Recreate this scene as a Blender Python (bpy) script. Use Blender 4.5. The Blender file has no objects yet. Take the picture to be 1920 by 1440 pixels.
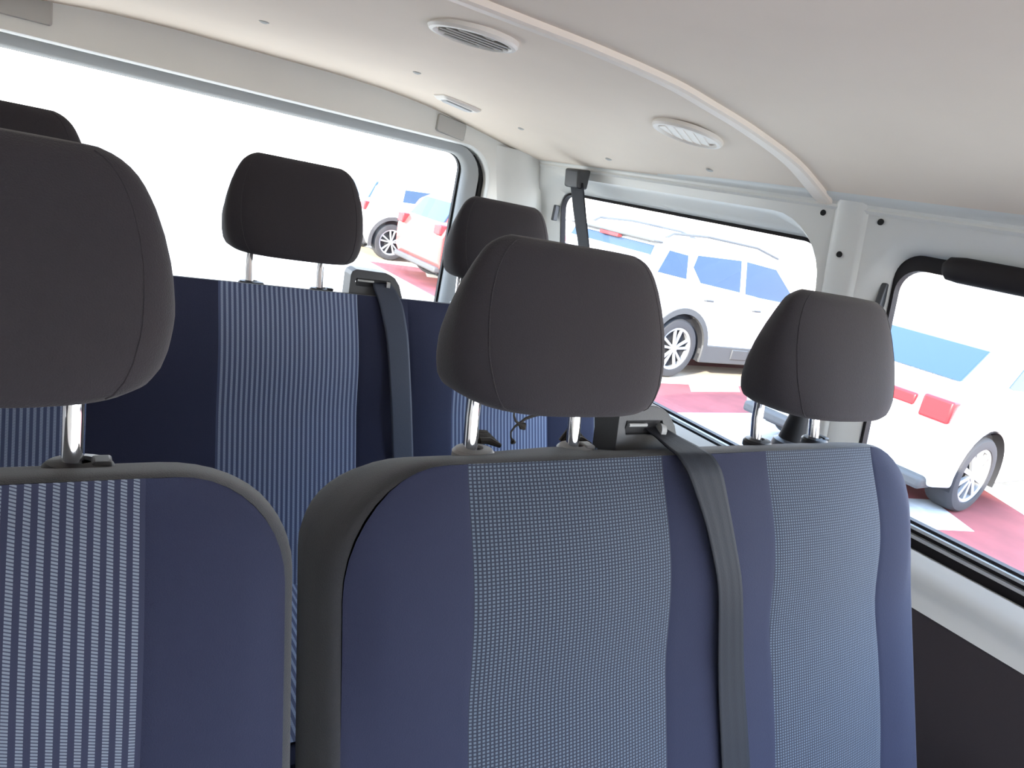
import bpy, bmesh, math, random
from mathutils import Vector, Matrix
from mathutils.geometry import tessellate_polygon
from math import sin, cos, pi, sqrt
random.seed(4)
H = 1.70                      # camera height above the ground outside; geometry below is written relative to the camera point
SC = bpy.context.scene
COL = SC.collection

# ---------------------------------------------------------------- camera
cam_d = bpy.data.cameras.new('camera'); cam = bpy.data.objects.new('camera', cam_d); COL.objects.link(cam)
cam_d.sensor_width = 36.0; cam_d.lens = 1304.98/1920*36; cam_d.clip_start = 0.01; cam_d.clip_end = 500
Rm = Matrix(((0.83431135, -0.02532053, -0.55071175), (-0.51343453, 0.32811201, -0.79292338), (0.20077238, 0.94429941, 0.26074714)))
cam.matrix_world = Matrix.Translation((0, 0, H)) @ Rm.to_4x4()
SC.camera = cam

# ---------------------------------------------------------------- world, sun, exposure
SC.view_settings.view_transform = 'Standard'; SC.view_settings.look = 'None'
SC.view_settings.gamma = 1; SC.view_settings.use_curve_mapping = False
SC.view_settings.exposure = 0.90
SC.cycles.max_bounces = 10; SC.cycles.diffuse_bounces = 7; SC.cycles.glossy_bounces = 4; SC.cycles.transparent_max_bounces = 12
SC.cycles.caustics_reflective = False; SC.cycles.caustics_refractive = False
SC.cycles.use_denoising = True; SC.cycles.sample_clamp_indirect = 10
w = bpy.data.worlds.new('sky'); SC.world = w; w.use_nodes = True
nt = w.node_tree; nt.nodes.clear()
out = nt.nodes.new('ShaderNodeOutputWorld'); bg = nt.nodes.new('ShaderNodeBackground')
tc = nt.nodes.new('ShaderNodeTexCoord'); sx = nt.nodes.new('ShaderNodeSeparateXYZ'); cr = nt.nodes.new('ShaderNodeValToRGB')
nt.links.new(tc.outputs['Generated'], sx.inputs[0]); nt.links.new(sx.outputs['Z'], cr.inputs[0])
cr.color_ramp.elements[0].position = 0.0; cr.color_ramp.elements[0].color = (1.0, 1.0, 1.0, 1)
cr.color_ramp.elements[1].position = 0.42; cr.color_ramp.elements[1].color = (0.50, 0.68, 1.0, 1)
nt.links.new(cr.outputs[0], bg.inputs['Color']); bg.inputs['Strength'].default_value = 5.5
nt.links.new(bg.outputs[0], out.inputs[0])
sun_d = bpy.data.lights.new('sun', 'SUN'); sun = bpy.data.objects.new('sun', sun_d); COL.objects.link(sun)
sun_d.energy = 11.0; sun_d.angle = 0.01; sun_d.color = (1.0, 0.90, 0.78)
sun_dir = Vector((0.86, 0.43, -0.285)).normalized()      # the way the light travels
sun.rotation_euler = sun_dir.to_track_quat('-Z', 'Y').to_euler(); sun.location = (-6, -3, 8)

# ---------------------------------------------------------------- materials
def mat(name, col, rough=0.6, metal=0.0, spec=0.5, sheen=0.0, coat=0.0, bump=0.0, bscale=900.0, vary=0.0, vscale=6.0):
    m = bpy.data.materials.new(name); m.use_nodes = True; t = m.node_tree; b = t.nodes['Principled BSDF']
    b.inputs['Base Color'].default_value = (*col, 1); b.inputs['Roughness'].default_value = rough
    b.inputs['Metallic'].default_value = metal; b.inputs['Specular IOR Level'].default_value = spec
    b.inputs['Sheen Weight'].default_value = sheen; b.inputs['Sheen Roughness'].default_value = 0.5
    b.inputs['Coat Weight'].default_value = coat; b.inputs['Coat Roughness'].default_value = 0.05
    g = t.nodes.new('ShaderNodeTexCoord')
    if vary:
        n = t.nodes.new('ShaderNodeTexNoise'); n.inputs['Scale'].default_value = vscale; n.inputs['Detail'].default_value = 5
        t.links.new(g.outputs['Object'], n.inputs['Vector'])
        r = t.nodes.new('ShaderNodeValToRGB')
        r.color_ramp.elements[0].position = .3; r.color_ramp.elements[1].position = .7
        r.color_ramp.elements[0].color = (*[c*(1-vary) for c in col], 1); r.color_ramp.elements[1].color = (*[min(1, c*(1+vary)) for c in col], 1)
        t.links.new(n.outputs['Fac'], r.inputs[0]); t.links.new(r.outputs[0], b.inputs['Base Color'])
    if bump:
        n = t.nodes.new('ShaderNodeTexNoise'); n.inputs['Scale'].default_value = bscale; n.inputs['Detail'].default_value = 2
        t.links.new(g.outputs['Object'], n.inputs['Vector'])
        bp = t.nodes.new('ShaderNodeBump'); bp.inputs['Strength'].default_value = bump; bp.inputs['Distance'].default_value = 0.001
        t.links.new(n.outputs['Fac'], bp.inputs['Height']); t.links.new(bp.outputs[0], b.inputs['Normal'])
    return m

def weave(name, pitch, vp, base, dot, duty, chev):
    """seat insert cloth: columns of light stitches on dark cloth, from the UV map in metres"""
    m = bpy.data.materials.new(name); m.use_nodes = True; t = m.node_tree; b = t.nodes['Principled BSDF']
    b.inputs['Roughness'].default_value = 0.85; b.inputs['Sheen Weight'].default_value = 0.15
    N = t.nodes; L = t.links
    uv = N.new('ShaderNodeUVMap'); s = N.new('ShaderNodeSeparateXYZ'); L.new(uv.outputs[0], s.inputs[0])
    def M(op, a, b_=None, c=None):
        n = N.new('ShaderNodeMath'); n.operation = op
        for i, v in enumerate((a, b_, c)):
            if v is None: continue
            if isinstance(v, (int, float)): n.inputs[i].default_value = v
            else: L.new(v, n.inputs[i])
        return n.outputs[0]
    u = M('DIVIDE', s.outputs[0], pitch); fu = M('FRACT', u); au = M('ABSOLUTE', M('SUBTRACT', fu, 0.5))
    colm = M('SMOOTHSTEP', duty/2+0.05, duty/2-0.05, au) if False else M('LESS_THAN', au, duty/2)
    v = M('DIVIDE', s.outputs[1], vp); v2 = M('ADD', v, M('MULTIPLY', M('SUBTRACT', fu, 0.5), chev))
    fv = M('FRACT', v2); dm = M('LESS_THAN', M('ABSOLUTE', M('SUBTRACT', fv, 0.5)), 0.30)
    mask = M('MULTIPLY', colm, dm)
    if chev: mask = M('ADD', M('MULTIPLY', mask, 0.88), M('MULTIPLY', colm, 0.12))
    mx = N.new('ShaderNodeMix'); mx.data_type = 'RGBA'; mx.inputs[6].default_value = (*base, 1); mx.inputs[7].default_value = (*dot, 1)
    L.new(mask, mx.inputs[0]); L.new(mx.outputs[2], b.inputs['Base Color'])
    bp = N.new('ShaderNodeBump'); bp.inputs['Strength'].default_value = 0.5; bp.inputs['Distance'].default_value = 0.0007
    L.new(mask, bp.inputs['Height']); L.new(bp.outputs[0], b.inputs['Normal'])
    return m

def glass_mat(name, tint):
    m = bpy.data.materials.new(name); m.use_nodes = True; t = m.node_tree; t.nodes.clear()
    o = t.nodes.new('ShaderNodeOutputMaterial'); mx = t.nodes.new('ShaderNodeMixShader')
    tr = t.nodes.new('ShaderNodeBsdfTransparent'); gl = t.nodes.new('ShaderNodeBsdfGlossy'); fr = t.nodes.new('ShaderNodeFresnel')
    fr.inputs[0].default_value = 1.35; tr.inputs[0].default_value = (*tint, 1); gl.inputs['Roughness'].default_value = 0.02
    t.links.new(fr.outputs[0], mx.inputs[0]); t.links.new(tr.outputs[0], mx.inputs[1]); t.links.new(gl.outputs[0], mx.inputs[2])
    t.links.new(mx.outputs[0], o.inputs[0]); return m

M = {
 'paint': mat('grey_white_body_paint', (.735, .74, .71), .32, spec=.5, vary=.03, vscale=3),
 'liner': mat('headliner_board', (.87, .755, .64), .7, spec=.12, vary=.05, vscale=2.2),
 'cloth': mat('dark_blue_cloth', (.0125, .0165, .0455), .9, sheen=.03, bump=.5),
 'head': mat('charcoal_cloth', (.0205, .0175, .0225), .9, sheen=.12, bump=.5),
 'rim': mat('charcoal_side_cloth', (.032, .034, .039), .88, sheen=.15, bump=.5),
 'plastic': mat('dark_grey_plastic', (.045, .047, .052), .45, bump=.15, bscale=500),
 'greyplastic': mat('light_grey_plastic', (.40, .41, .41), .5),
 'paleplastic': mat('pale_grey_plastic', (.80, .75, .69), .45),
 'rib': mat('roof_bow_plastic', (.88, .79, .70), .5, spec=.25),
 'belt': mat('charcoal_webbing', (.020, .023, .030), .6, spec=.2, bump=.3, bscale=700),
 'beltblue': mat('blue_grey_webbing', (.042, .052, .078), .55, spec=.3, bump=.3, bscale=700),
 'chrome': mat('chrome', (.88, .88, .90), .07, metal=1),
 'rubber': mat('black_rubber', (.012, .012, .013), .6, spec=.25),
 'blackframe': mat('black_window_frame', (.018, .016, .018), .6, spec=.2),
 'card': mat('dark_brown_trim_card', (.040, .032, .036), .85, bump=.4, bscale=400),
 'cap': mat('grey_plastic_cap', (.46, .455, .43), .6),
 'hole': mat('dark_hole', (.008, .008, .008), .9),
 'floorm': mat('lightened_bounce_floor', (.24, .23, .21), .8, vary=.2),  # unseen floor, lightened to bounce light up to the ceiling
 'string': mat('brown_black_cord', (.03, .025, .02), .8),
 'glass': glass_mat('window_glass', (.93, .96, .95)),
 'white': mat('white_car_paint', (.82, .83, .84), .3, coat=1.0),
 'red': mat('red_car_paint', (.55, .06, .05), .3, coat=1.0),
 'clad': mat('grey_plastic_cladding', (.055, .055, .055), .6),
 'tyre': mat('tyre_rubber', (.035, .034, .036), .8),
 'alloy': mat('silver_alloy', (.34, .35, .36), .4, metal=.4),
 'dark': mat('dark_recess', (.015, .015, .017), .7),
 'carglass': mat('painted_sky_car_glass', (.022, .045, .085), .25, spec=.25),  # blue sky reflection painted in as an opaque base colour
 'lampred': mat('red_lamp_lens', (.26, .018, .022), .3, spec=.3),
 'tailgate': mat('grey_tailgate_trim', (.33, .34, .335), .55),
 'lampwhite': mat('clear_lamp_lens', (.85, .80, .80), .1, coat=1.0),
 'plate': mat('white_number_plate', (.8, .8, .8), .4),
 'concrete': mat('pale_concrete_ground', (.56, .48, .38), .9, vary=.12, vscale=1.2),
 'redpaint': mat('worn_red_ground_paint', (.21, .047, .047), .85, vary=.22, vscale=2.5),
 'whitepaint': mat('worn_white_ground_paint', (.45, .45, .45), .8, vary=.15, vscale=7),
 'wall': mat('cream_rendered_wall', (.72, .67, .58), .9, vary=.1, vscale=.8),
 'fence': mat('grey_metal_fence', (.35, .36, .38), .5, metal=.3),
}
M['weaveA'] = weave('stripe_weave_cloth', .0080, .0023, (.013, .017, .046), (.155, .185, .235), .50, 1.3)
M['weaveB'] = weave('dot_weave_cloth', .0045, .0034, (.012, .018, .038), (.095, .125, .165), .56, 0)
M['weaveC'] = weave('brightened_stripe_weave_cloth', .0086, .0023, (.055, .075, .150), (.31, .38, .52), .46, 1.3)  # stripe weave, colour brightened to make up for weak light at the rear

# ---------------------------------------------------------------- object helpers
BASE = {}
def props(o, label=None, cat=None, group=None, kind=None):
    if label: o['label'] = label
    if cat: o['category'] = cat
    if group: o['group'] = group
    if kind: o['kind'] = kind
    return o
def thing(name, base, label, cat, group=None, kind=None):
    o = bpy.data.objects.new(name, None); COL.objects.link(o); o.empty_display_size = .05
    o.location = Vector(base)+Vector((0, 0, H)); BASE[o.name] = Vector(base)
    return props(o, label, cat, group, kind)
def obj(name, bm, m, parent=None, base=(0, 0, 0), smooth=True, angle=.6, label=None, cat=None, group=None, kind=None, solid=0, bevel=0, bseg=3, sub=0):
    b = BASE[parent.name] if parent is not None else Vector(base)
    bmesh.ops.remove_doubles(bm, verts=bm.verts, dist=1e-6)
    bmesh.ops.recalc_face_normals(bm, faces=bm.faces)
    for v in bm.verts: v.co -= b
    me = bpy.data.meshes.new(name); bm.to_mesh(me); bm.free()
    me.materials.append(M[m])
    if smooth:
        me.shade_smooth(); me.set_sharp_from_angle(angle=angle)
    o = bpy.data.objects.new(name, me); COL.objects.link(o)
    if parent is not None: o.parent = parent
    else: o.location = b+Vector((0, 0, H))
    BASE[o.name] = b
    if bevel:
        md = o.modifiers.new('bevel', 'BEVEL'); md.width = bevel; md.segments = bseg; md.limit_method = 'ANGLE'; md.angle_limit = .5; md.harden_normals = False
    if sub:
        md = o.modifiers.new('sub', 'SUBSURF'); md.levels = sub; md.render_levels = sub
    if solid:
        md = o.modifiers.new('solid', 'SOLIDIFY'); md.thickness = solid; md.offset = 0
    return props(o, label, cat, group, kind)
def dup(root, loc, label=None, group=None):
    r = root.copy(); COL.objects.link(r); r.location = Vector(loc)+Vector((0, 0, H))
    if label: r['label'] = label
    if group: r['group'] = group
    for ch in list(root.children):
        c = ch.copy(); COL.objects.link(c); c.parent = r
        for g in list(ch.children):
            d = g.copy(); COL.objects.link(d); d.parent = c
    return r

def NB(): return bmesh.new()
def ringloft(bm, rings, cap0=False, cap1=False, closed=True):
    vs = [[bm.verts.new(p) for p in r] for r in rings]
    n = len(rings[0])
    for a, b in zip(vs, vs[1:]):
        for i in range(n if closed else n-1):
            j = (i+1) % n
            try: bm.faces.new((a[i], a[j], b[j], b[i]))
            except ValueError: pass
    if cap0: bm.faces.new(vs[0])
    if cap1: bm.faces.new(vs[-1])
    return vs
def grid(bm, rows, uvs=None):
    vs = [[bm.verts.new(p) for p in r] for r in rows]
    lay = bm.loops.layers.uv.verify() if uvs else None
    for j in range(len(rows)-1):
        for i in range(len(rows[0])-1):
            f = bm.faces.new((vs[j][i], vs[j][i+1], vs[j+1][i+1], vs[j+1][i]))
            if uvs:
                for l, (a, b) in zip(f.loops, ((j, i), (j, i+1), (j+1, i+1), (j+1, i))): l[lay].uv = uvs[a][b]
    return vs
def tube(bm, pts, r, n=12, cap=True, flat=1.0, up=None):
    pts = [Vector(p) for p in pts]; rings = []; ref = Vector(up) if up else None
    for i, p in enumerate(pts):
        t = (pts[min(i+1, len(pts)-1)]-pts[max(i-1, 0)]).normalized()
        if ref is None: ref = t.orthogonal()
        a = (ref-t*ref.dot(t)).normalized(); b = t.cross(a); ref = a
        rr = r[i] if isinstance(r, (list, tuple)) else r
        rings.append([p+a*cos(2*pi*k/n)*rr*flat+b*sin(2*pi*k/n)*rr for k in range(n)])
    ringloft(bm, rings, cap, cap)
def box(bm, lo, hi):
    x0, y0, z0 = lo; x1, y1, z1 = hi
    v = [bm.verts.new(p) for p in ((x0,y0,z0),(x1,y0,z0),(x1,y1,z0),(x0,y1,z0),(x0,y0,z1),(x1,y0,z1),(x1,y1,z1),(x0,y1,z1))]
    for f in ((0,3,2,1),(4,5,6,7),(0,1,5,4),(1,2,6,5),(2,3,7,6),(3,0,4,7)): bm.faces.new([v[i] for i in f])
def hexa(bm, bot, top):
    v = [bm.verts.new(p) for p in list(bot)+list(top)]
    for f in ((0,3,2,1),(4,5,6,7),(0,1,5,4),(1,2,6,5),(2,3,7,6),(3,0,4,7)): bm.faces.new([v[i] for i in f])
def prism(bm, poly, f0, f1):
    """poly: 2D points; f0/f1 map a 2D point to the near and far 3D point"""
    a = [bm.verts.new(f0(*p)) for p in poly]; b = [bm.verts.new(f1(*p)) for p in poly]
    if len(poly) > 80:
        for t in tessellate_polygon([[Vector((p[0], p[1], 0)) for p in poly]]):
            bm.faces.new([a[i] for i in t]); bm.faces.new([b[i] for i in reversed(t)])
    else:
        bm.faces.new(a); bm.faces.new(b[::-1])
    for i in range(len(poly)): bm.faces.new((a[i], a[(i+1) % len(poly)], b[(i+1) % len(poly)], b[i]))
def rrect(a0, a1, b0, b1, R, n=8, m=10):
    """rounded rectangle outline in 2D, same point count whatever its size"""
    R = min(R, (a1-a0)/2*.98, (b1-b0)/2*.98); pts = []
    cs = [(a1-R, b1-R, 0), (a0+R, b1-R, pi/2), (a0+R, b0+R, pi), (a1-R, b0+R, 1.5*pi)]
    for k, (cx, cy, s) in enumerate(cs):
        arc = [(cx+R*cos(s+pi/2*i/n), cy+R*sin(s+pi/2*i/n)) for i in range(n+1)]
        pts += arc
        nx = cs[(k+1) % 4]; q = (nx[0]+R*cos(nx[2]), nx[1]+R*sin(nx[2])); p = arc[-1]
        pts += [(p[0]+(q[0]-p[0])*i/m, p[1]+(q[1]-p[1])*i/m) for i in range(1, m)]
    return pts
def ss(a, b, x):
    t = max(0., min(1., (x-a)/(b-a))); return t*t*(3-2*t)
def lerp(a, b, t): return a+(b-a)*t
def interp(tab, x):
    if x <= tab[0][0]: return tab[0][1]
    for (a, u), (b, v) in zip(tab, tab[1:]):
        if x <= b: return lerp(u, v, (x-a)/(b-a))
    return tab[-1][1]

# ---------------------------------------------------------------- the van's shell
XC = .41
def W(z): return 1.275-.25*z if z > -.62 else 1.43
ROOF = [(0, .213), (.2, .211), (.33, .205), (.45, .193), (.55, .176), (.65, .157), (.74, .138), (.80, .124), (.845, .112)]
ROOFF = [(0, .226), (.2, .225), (.30, .222), (.39, .217), (.45, .209), (.55, .196), (.65, .178), (.72, .162), (.80, .132), (.845, .112)]
def zroof(x, y=0.):
    d = abs(x-XC)
    f = lambda T: (interp(T, d-.02)+interp(T, d)+interp(T, d+.02))/3
    return lerp(f(ROOFF), f(ROOF)-.008*(1-d/.85), ss(1.0, 1.6, y))
ZE = .112                      # height of the roof's edge at the side walls
YR = 1.95                      # rear wall

# ceiling
bm = NB(); nx, ny = 60, 40
rows = []
for j in range(ny+1):
    y = lerp(-1.45, YR+.01, j/ny); rows.append([(XC+lerp(-.845, .845, i/nx), y, zroof(XC+lerp(-.845, .845, i/nx), y)) for i in range(nx+1)])
grid(bm, rows)
obj('ceiling', bm, 'liner', kind='structure', solid=.012)
# outer roof skin
bm = NB(); rows = []
for j in range(2):
    y = (-1.45, YR+.12)[j]; rows.append([(XC+lerp(-.93, .93, i/20), y, zroof(XC+lerp(-.845, .845, i/20))+.05-.06*abs(i/10-1)**6) for i in range(21)])
grid(bm, rows); obj('ceiling_outer_skin', bm, 'white', kind='structure')

def wallring(r, dep): return [(W(z)+dep, y, z) for y, z in r]
# right wall: rear cell with window 1
yA0, yA1 = .855, YR
bm = NB()
o_ = rrect(yA0, yA1, -.60, ZE+.004, .001)
A = rrect(.868, 1.930, -.570, .074, .13); A2 = rrect(.874, 1.917, -.560, .064, .125)
B0 = rrect(.880, 1.865, -.535, .050, .075); B = rrect(.884, 1.832, -.520, .034, .055)
ringloft(bm, [wallring(o_, 0), wallring(A, -.003), wallring(A2, .015), wallring(B0, .022), wallring(B, .034), wallring(B, .046)])
# forward cell with window 2
yF = -.50
o2 = rrect(yF, .785, -.60, ZE+.004, .001)
C1 = rrect(yF+.03, .783, -.56, .068, .115); C2 = rrect(yF+.05, .762, -.545, .052, .095)
C3 = rrect(yF+.07, .742, -.520, .045, .065); C4 = rrect(yF+.07, .733, -.510, .040, .05)
ringloft(bm, [wallring(o2, 0), wallring(C1, .0), wallring(C2, .016), wallring(C3, .024), wallring(C4, .030), wallring(C4, .045)])
# pillar between the windows, a shallow box section
prof = [(.785, 0), (.790, -.004), (.796, -.007), (.844, -.007), (.850, -.004), (.855, 0)]
bm2 = NB(); rows = []
for k in range(14):
    z = lerp(-.60, ZE+.004, k/13); rows.append([(W(z)+d, y, z) for y, d in prof])
grid(bm, rows); bm2.free()
# front stretch of the wall
rows = [[(W(z), y, z) for y in (-1.45, yF)] for z in (-.60, ZE+.004)]
for r_ in [rrect(-1.45, yF, -.60, ZE+.004, .001)]:
    D = rrect(-1.40, yF-.06, -.57, .06, .08)
    ringloft(bm, [wallring(r_, 0), wallring(D, 0), wallring(D, .04)])
obj('wall_right', bm, 'paint', kind='structure', angle=.9)
# rounded rail where the roof meets the right wall
def rail(side):
    bm = NB(); rows = []
    prof = [(-.030, .012), (-.022, .004), (-.012, .000), (-.004, -.002), (.002, -.006), (.004, -.011), (.002, -.016), (.0065, -.021)]
    for j in range(2):
        y = (-1.45, YR)[j]; r = []
        for dx, dz in prof:
            x = W(ZE)+dx-.004; r.append((x if side > 0 else 2*XC-x, y, ZE+dz+.002))
        rows.append(r)
    grid(bm, rows); return bm
obj('trim_1', rail(1), 'paint', kind='structure')
obj('trim_2', rail(-1), 'paint', kind='structure')
# sill swage under the right windows
bm = NB(); rows = []
for j in range(2):
    y = (-1.45, YR)[j]
    rows.append([(W(-.50)+.0, y, -.500), (1.394, y, -.520), (1.390, y, -.535), (1.392, y, -.550), (1.400, y, -.566), (1.403, y, -.582), (1.398, y, -.604), (1.43, y, -.608)])
grid(bm, rows); obj('trim_3', bm, 'paint', kind='structure')
bm = NB(); box(bm, (1.402, -1.45, -1.15), (1.43, YR, -.606))
obj('baseboard_right', bm, 'card', kind='structure', bevel=.004)
# screws in the card panel
for y_, z_ in ((.52, -.66),):
    pass
# unseen left wall, made windowless behind the front door to block the sun
bm = NB()
def lring(r, dep): return [(2*XC-W(z)-dep, y, z) for y, z in r]
ringloft(bm, [lring(rrect(yF, YR, -.60, ZE+.004, .001), 0), lring(rrect(yF+.1, YR-.1, -.52, .05, .08), 0), lring(rrect(yF+.12, YR-.12, -.50, .03, .07), .02)], cap1=True)
r_ = rrect(-1.45, yF, -.60, ZE+.004, .001); D = rrect(-1.40, -1.0, -.57, .06, .08)
ringloft(bm, [lring(r_, 0), lring(D, 0), lring(D, .04)])
obj('wall_left', bm, 'paint', kind='structure', angle=.9)
bm = NB(); box(bm, (2*XC-1.43, -1.45, -1.15), (2*XC-1.402, YR, -.598)); obj('baseboard_left', bm, 'card', kind='structure')
# rear wall and tailgate
def rring(r, dep, top=None):
    o = []
    for x, z in r:
        zz = z
        if top is not None and z > .05: zz = zroof(x, YR)+.006
        o.append((x, YR+dep, zz))
    return o
xl, xr = XC-.87, XC+.87
bm = NB()
o3 = rrect(xl, xr, -.60, .10, .001, m=24)
G1 = rrect(-.325, 1.112, -.52, .108, .10, m=24); G2 = rrect(-.320, 1.107, -.515, .103, .10, m=24)
G0 = rrect(-.34, 1.130, -.55, .120, .12, m=24)
ringloft(bm, [rring(o3, .0, 1), rring(G0, .003), rring(G1, -.002), rring(G2, .006), rring(G2, .066)])
obj('wall_rear', bm, 'paint', kind='structure', angle=.9)
bm = NB(); box(bm, (xl, YR, -1.15), (xr, YR+.03, -.595)); obj('baseboard_rear', bm, 'card', kind='structure')
# rounded corner post, rear right and rear left
for sgn, nm in ((1, 'trim_4'), (-1, 'trim_5')):
    bm = NB(); rows = []
    for k in range(9):
        z = lerp(-.6, zroof(1.2, YR)+.0, k/8)
        pr = []
        for i in range(9):
            a = i/8*pi/2; cx, cy, R_ = W(z)-.078, YR-.055, .078
            x = cx+R_*sin(a) if False else None
            # concave cover between the rear wall and the side wall with a rounded nose
            t = i/8; x = lerp(W(z)-.135, W(z)+.002, t); y = YR+.004-.055*(sin(pi*min(1, t*1.15)/2)**1.5)*(1 if t < .95 else 1)
            pr.append((x if sgn > 0 else 2*XC-x, y, z))
        pr.append(((W(z)+.03) if sgn > 0 else 2*XC-W(z)-.03, YR-.02, z))
        rows.append(pr)
    grid(bm, rows); obj(nm, bm, 'paint', kind='structure', angle=1.2)
door = obj('door_1', (lambda b: (ringloft(b, [rring(rrect(-.33, 1.14, -.54, .130, .11, m=24), .064), rring(rrect(-.31, 1.090, -.51, .1045, .095, m=24), .062), rring(rrect(-.305, 1.084, -.50, .1026, .09, m=24), .022), rring(rrect(-.225, 1.058, -.45, .082, .06, m=24), .040), rring(rrect(-.21, 1.045, -.44, .075, .05, m=24), .055), rring(rrect(-.21, 1.045, -.44, .075, .05, m=24), .085)]), b)[1])(NB()), 'tailgate', kind='structure', angle=.9)
gp = [p for p in rring(rrect(-.240, 1.100, -.515, .092, .095, m=24), .036) if p[0] > 1.05]; k0 = max(range(len(gp)), key=lambda i: (Vector(gp[i])-Vector(gp[i-1])).length); gp = gp[k0:]+gp[:k0]; bm = NB(); tube(bm, gp, .010, n=8)
obj('gasket', bm, 'rubber', door, label='black rubber tailgate seal')
g_ = rrect(-.21, 1.045, -.44, .075, .05, m=24)
bm = NB(); ringloft(bm, [rring(g_, .070), rring(rrect(-.205, 1.038, -.433, .0745, .045, m=24), .072), rring(rrect(-.205, 1.038, -.433, .0745, .045, m=24), .085)])
win3 = obj('window_3', bm, 'rubber', kind='structure')
bm = NB(); bm.faces.new([bm.verts.new(p) for p in rring(g_, .080)]); obj('pane', bm, 'glass', win3, smooth=False)
# side windows
def side_window(name, outer, inner, dep, material='blackframe'):
    bm = NB(); ringloft(bm, [wallring(outer, dep), wallring(inner, dep-.006), wallring(inner, dep+.012)])
    o = obj(name, bm, material, kind='structure')
    bm = NB(); bm.faces.new([bm.verts.new(p) for p in wallring(inner, dep+.006)]); obj('pane', bm, 'glass', o, smooth=False)
    return o
win1 = side_window('window_1', B, rrect(.889, 1.826, -.487, .026, .05), .040)
win2 = side_window('window_2', rrect(yF+.07, .733, -.510, .040, .05), rrect(yF+.09, .7235, -.452, .013, .045), .034)
# latches at the rear edges of the side windows
for win, y_, z_, d_ in ((win1, 1.838, -.035, .016), (win2, .742, -.045, .022)):
    bm = NB(); box(bm, (W(z_)+d_-.006, y_-.006, z_-.024), (W(z_)+d_+.012, y_+.006, z_+.024)); obj('latch', bm, 'plastic', win, bevel=.003)
# aluminium runners along the bottom of the side windows
for win, y0, y1, zb in ((win1, .93, 1.79, -.487), (win2, yF+.09, .71, -.452)):
    for dz, dd in ((-.010, .018), (-.027, .014)):
        bm = NB(); z_ = zb+dz; box(bm, (W(z_)+dd, y0, z_-.0035), (W(z_)+dd+.012, y1, z_+.0035)); obj('runner', bm, 'greyplastic', win, label='pale sliding rail', bevel=.001)
# padded bar over the top of window 2
bm = NB(); tube(bm, [(W(.02)-.004, .630, .024), (W(.02)-.004, .622, .026), (W(.02)-.004, .60, .0265), (W(.02)-.004, -.42, .0265)], [.010, .019, .0215, .0215], n=16, flat=.62, up=(1, 0, 0))
obj('sunblind', bm, 'blackframe', base=(W(0), .1, .03), label='black rolled sunblind housing along the top of the front side window', cat='blind')
# roof bow with the pillar foot
bm = NB(); rows = []
for i in range(61):
    x = XC+lerp(-.85, .858, i/60); z = zroof(x, .88) if i < 60 else ZE-.004
    r = []
    for y, d in ((.862, -.001), (.863, .008), (.868, .011), (.886, .0105), (.897, .008), (.906, .003), (.909, -.002)): r.append((x, y, z-.006-d))
    rows.append(r)
grid(bm, rows); obj('trim_6', bm, 'rib', kind='structure', angle=.5)
# fixings: bolt holes on the wall and studs on the roof lining
hp = None
for i, (y_, z_, lb) in enumerate(((.879, .084, 'round dark bolt hole beside the top corner of the rear side window'), (.825, .013, 'round dark bolt hole in the middle of the pillar between the side windows'), (.758, .083, 'round dark bolt hole above the front side window'))):
    bm = NB(); x_ = W(z_)-(.008 if 0 < i < 2 else .002)
    tube(bm, [(x_-.0012, y_, z_), (x_+.001, y_, z_)], .0058, n=16)
    h = obj('bolt_hole', bm, 'hole', base=(x_, y_, z_), label=lb, cat='hole')
for x_, y_, lb in ((.305, 1.455, 'small grey stud on the roof lining above the middle of the rear window'), (.632, 1.50, 'small grey stud on the roof lining between the open air vent and the rear window'), (1.0, 1.64, 'small pale stud on the roof lining beyond the roof lamp'), (1.17, 1.47, 'small grey stud on the roof edge above the hanging belt'), (1.19, 1.14, 'small grey stud at the roof edge above the rear side window')):
    bm = NB(); z_ = zroof(x_, y_)-.006
    tube(bm, [(x_, y_, z_+.002), (x_, y_, z_-.001), (x_, y_, z_-.003)], [.009, .009, .004], n=14)
    obj('roof_stud', bm, 'cap', base=(x_, y_, z_), label=lb, cat='stud')
# floor
bm = NB(); box(bm, (2*XC-1.45, -1.45, -1.18), (1.45, YR+.05, -1.15)); obj('floor', bm, 'floorm', kind='structure')

bm = NB(); fr = rrect(xl, xr, -1.15, .10, .001, m=24); fo = rrect(-.34, 1.16, -.62, .05, .08, m=24)  # unseen front wall, added to narrow the light opening; pale for bounce
ringloft(bm, [[(x, -1.45, (zroof(x) if z > .05 else z)) for x, z in fr], [(x, -1.45, z) for x, z in fo], [(x, -1.49, z) for x, z in fo]])
obj('wall_front', bm, 'greyplastic', kind='structure')
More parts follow.
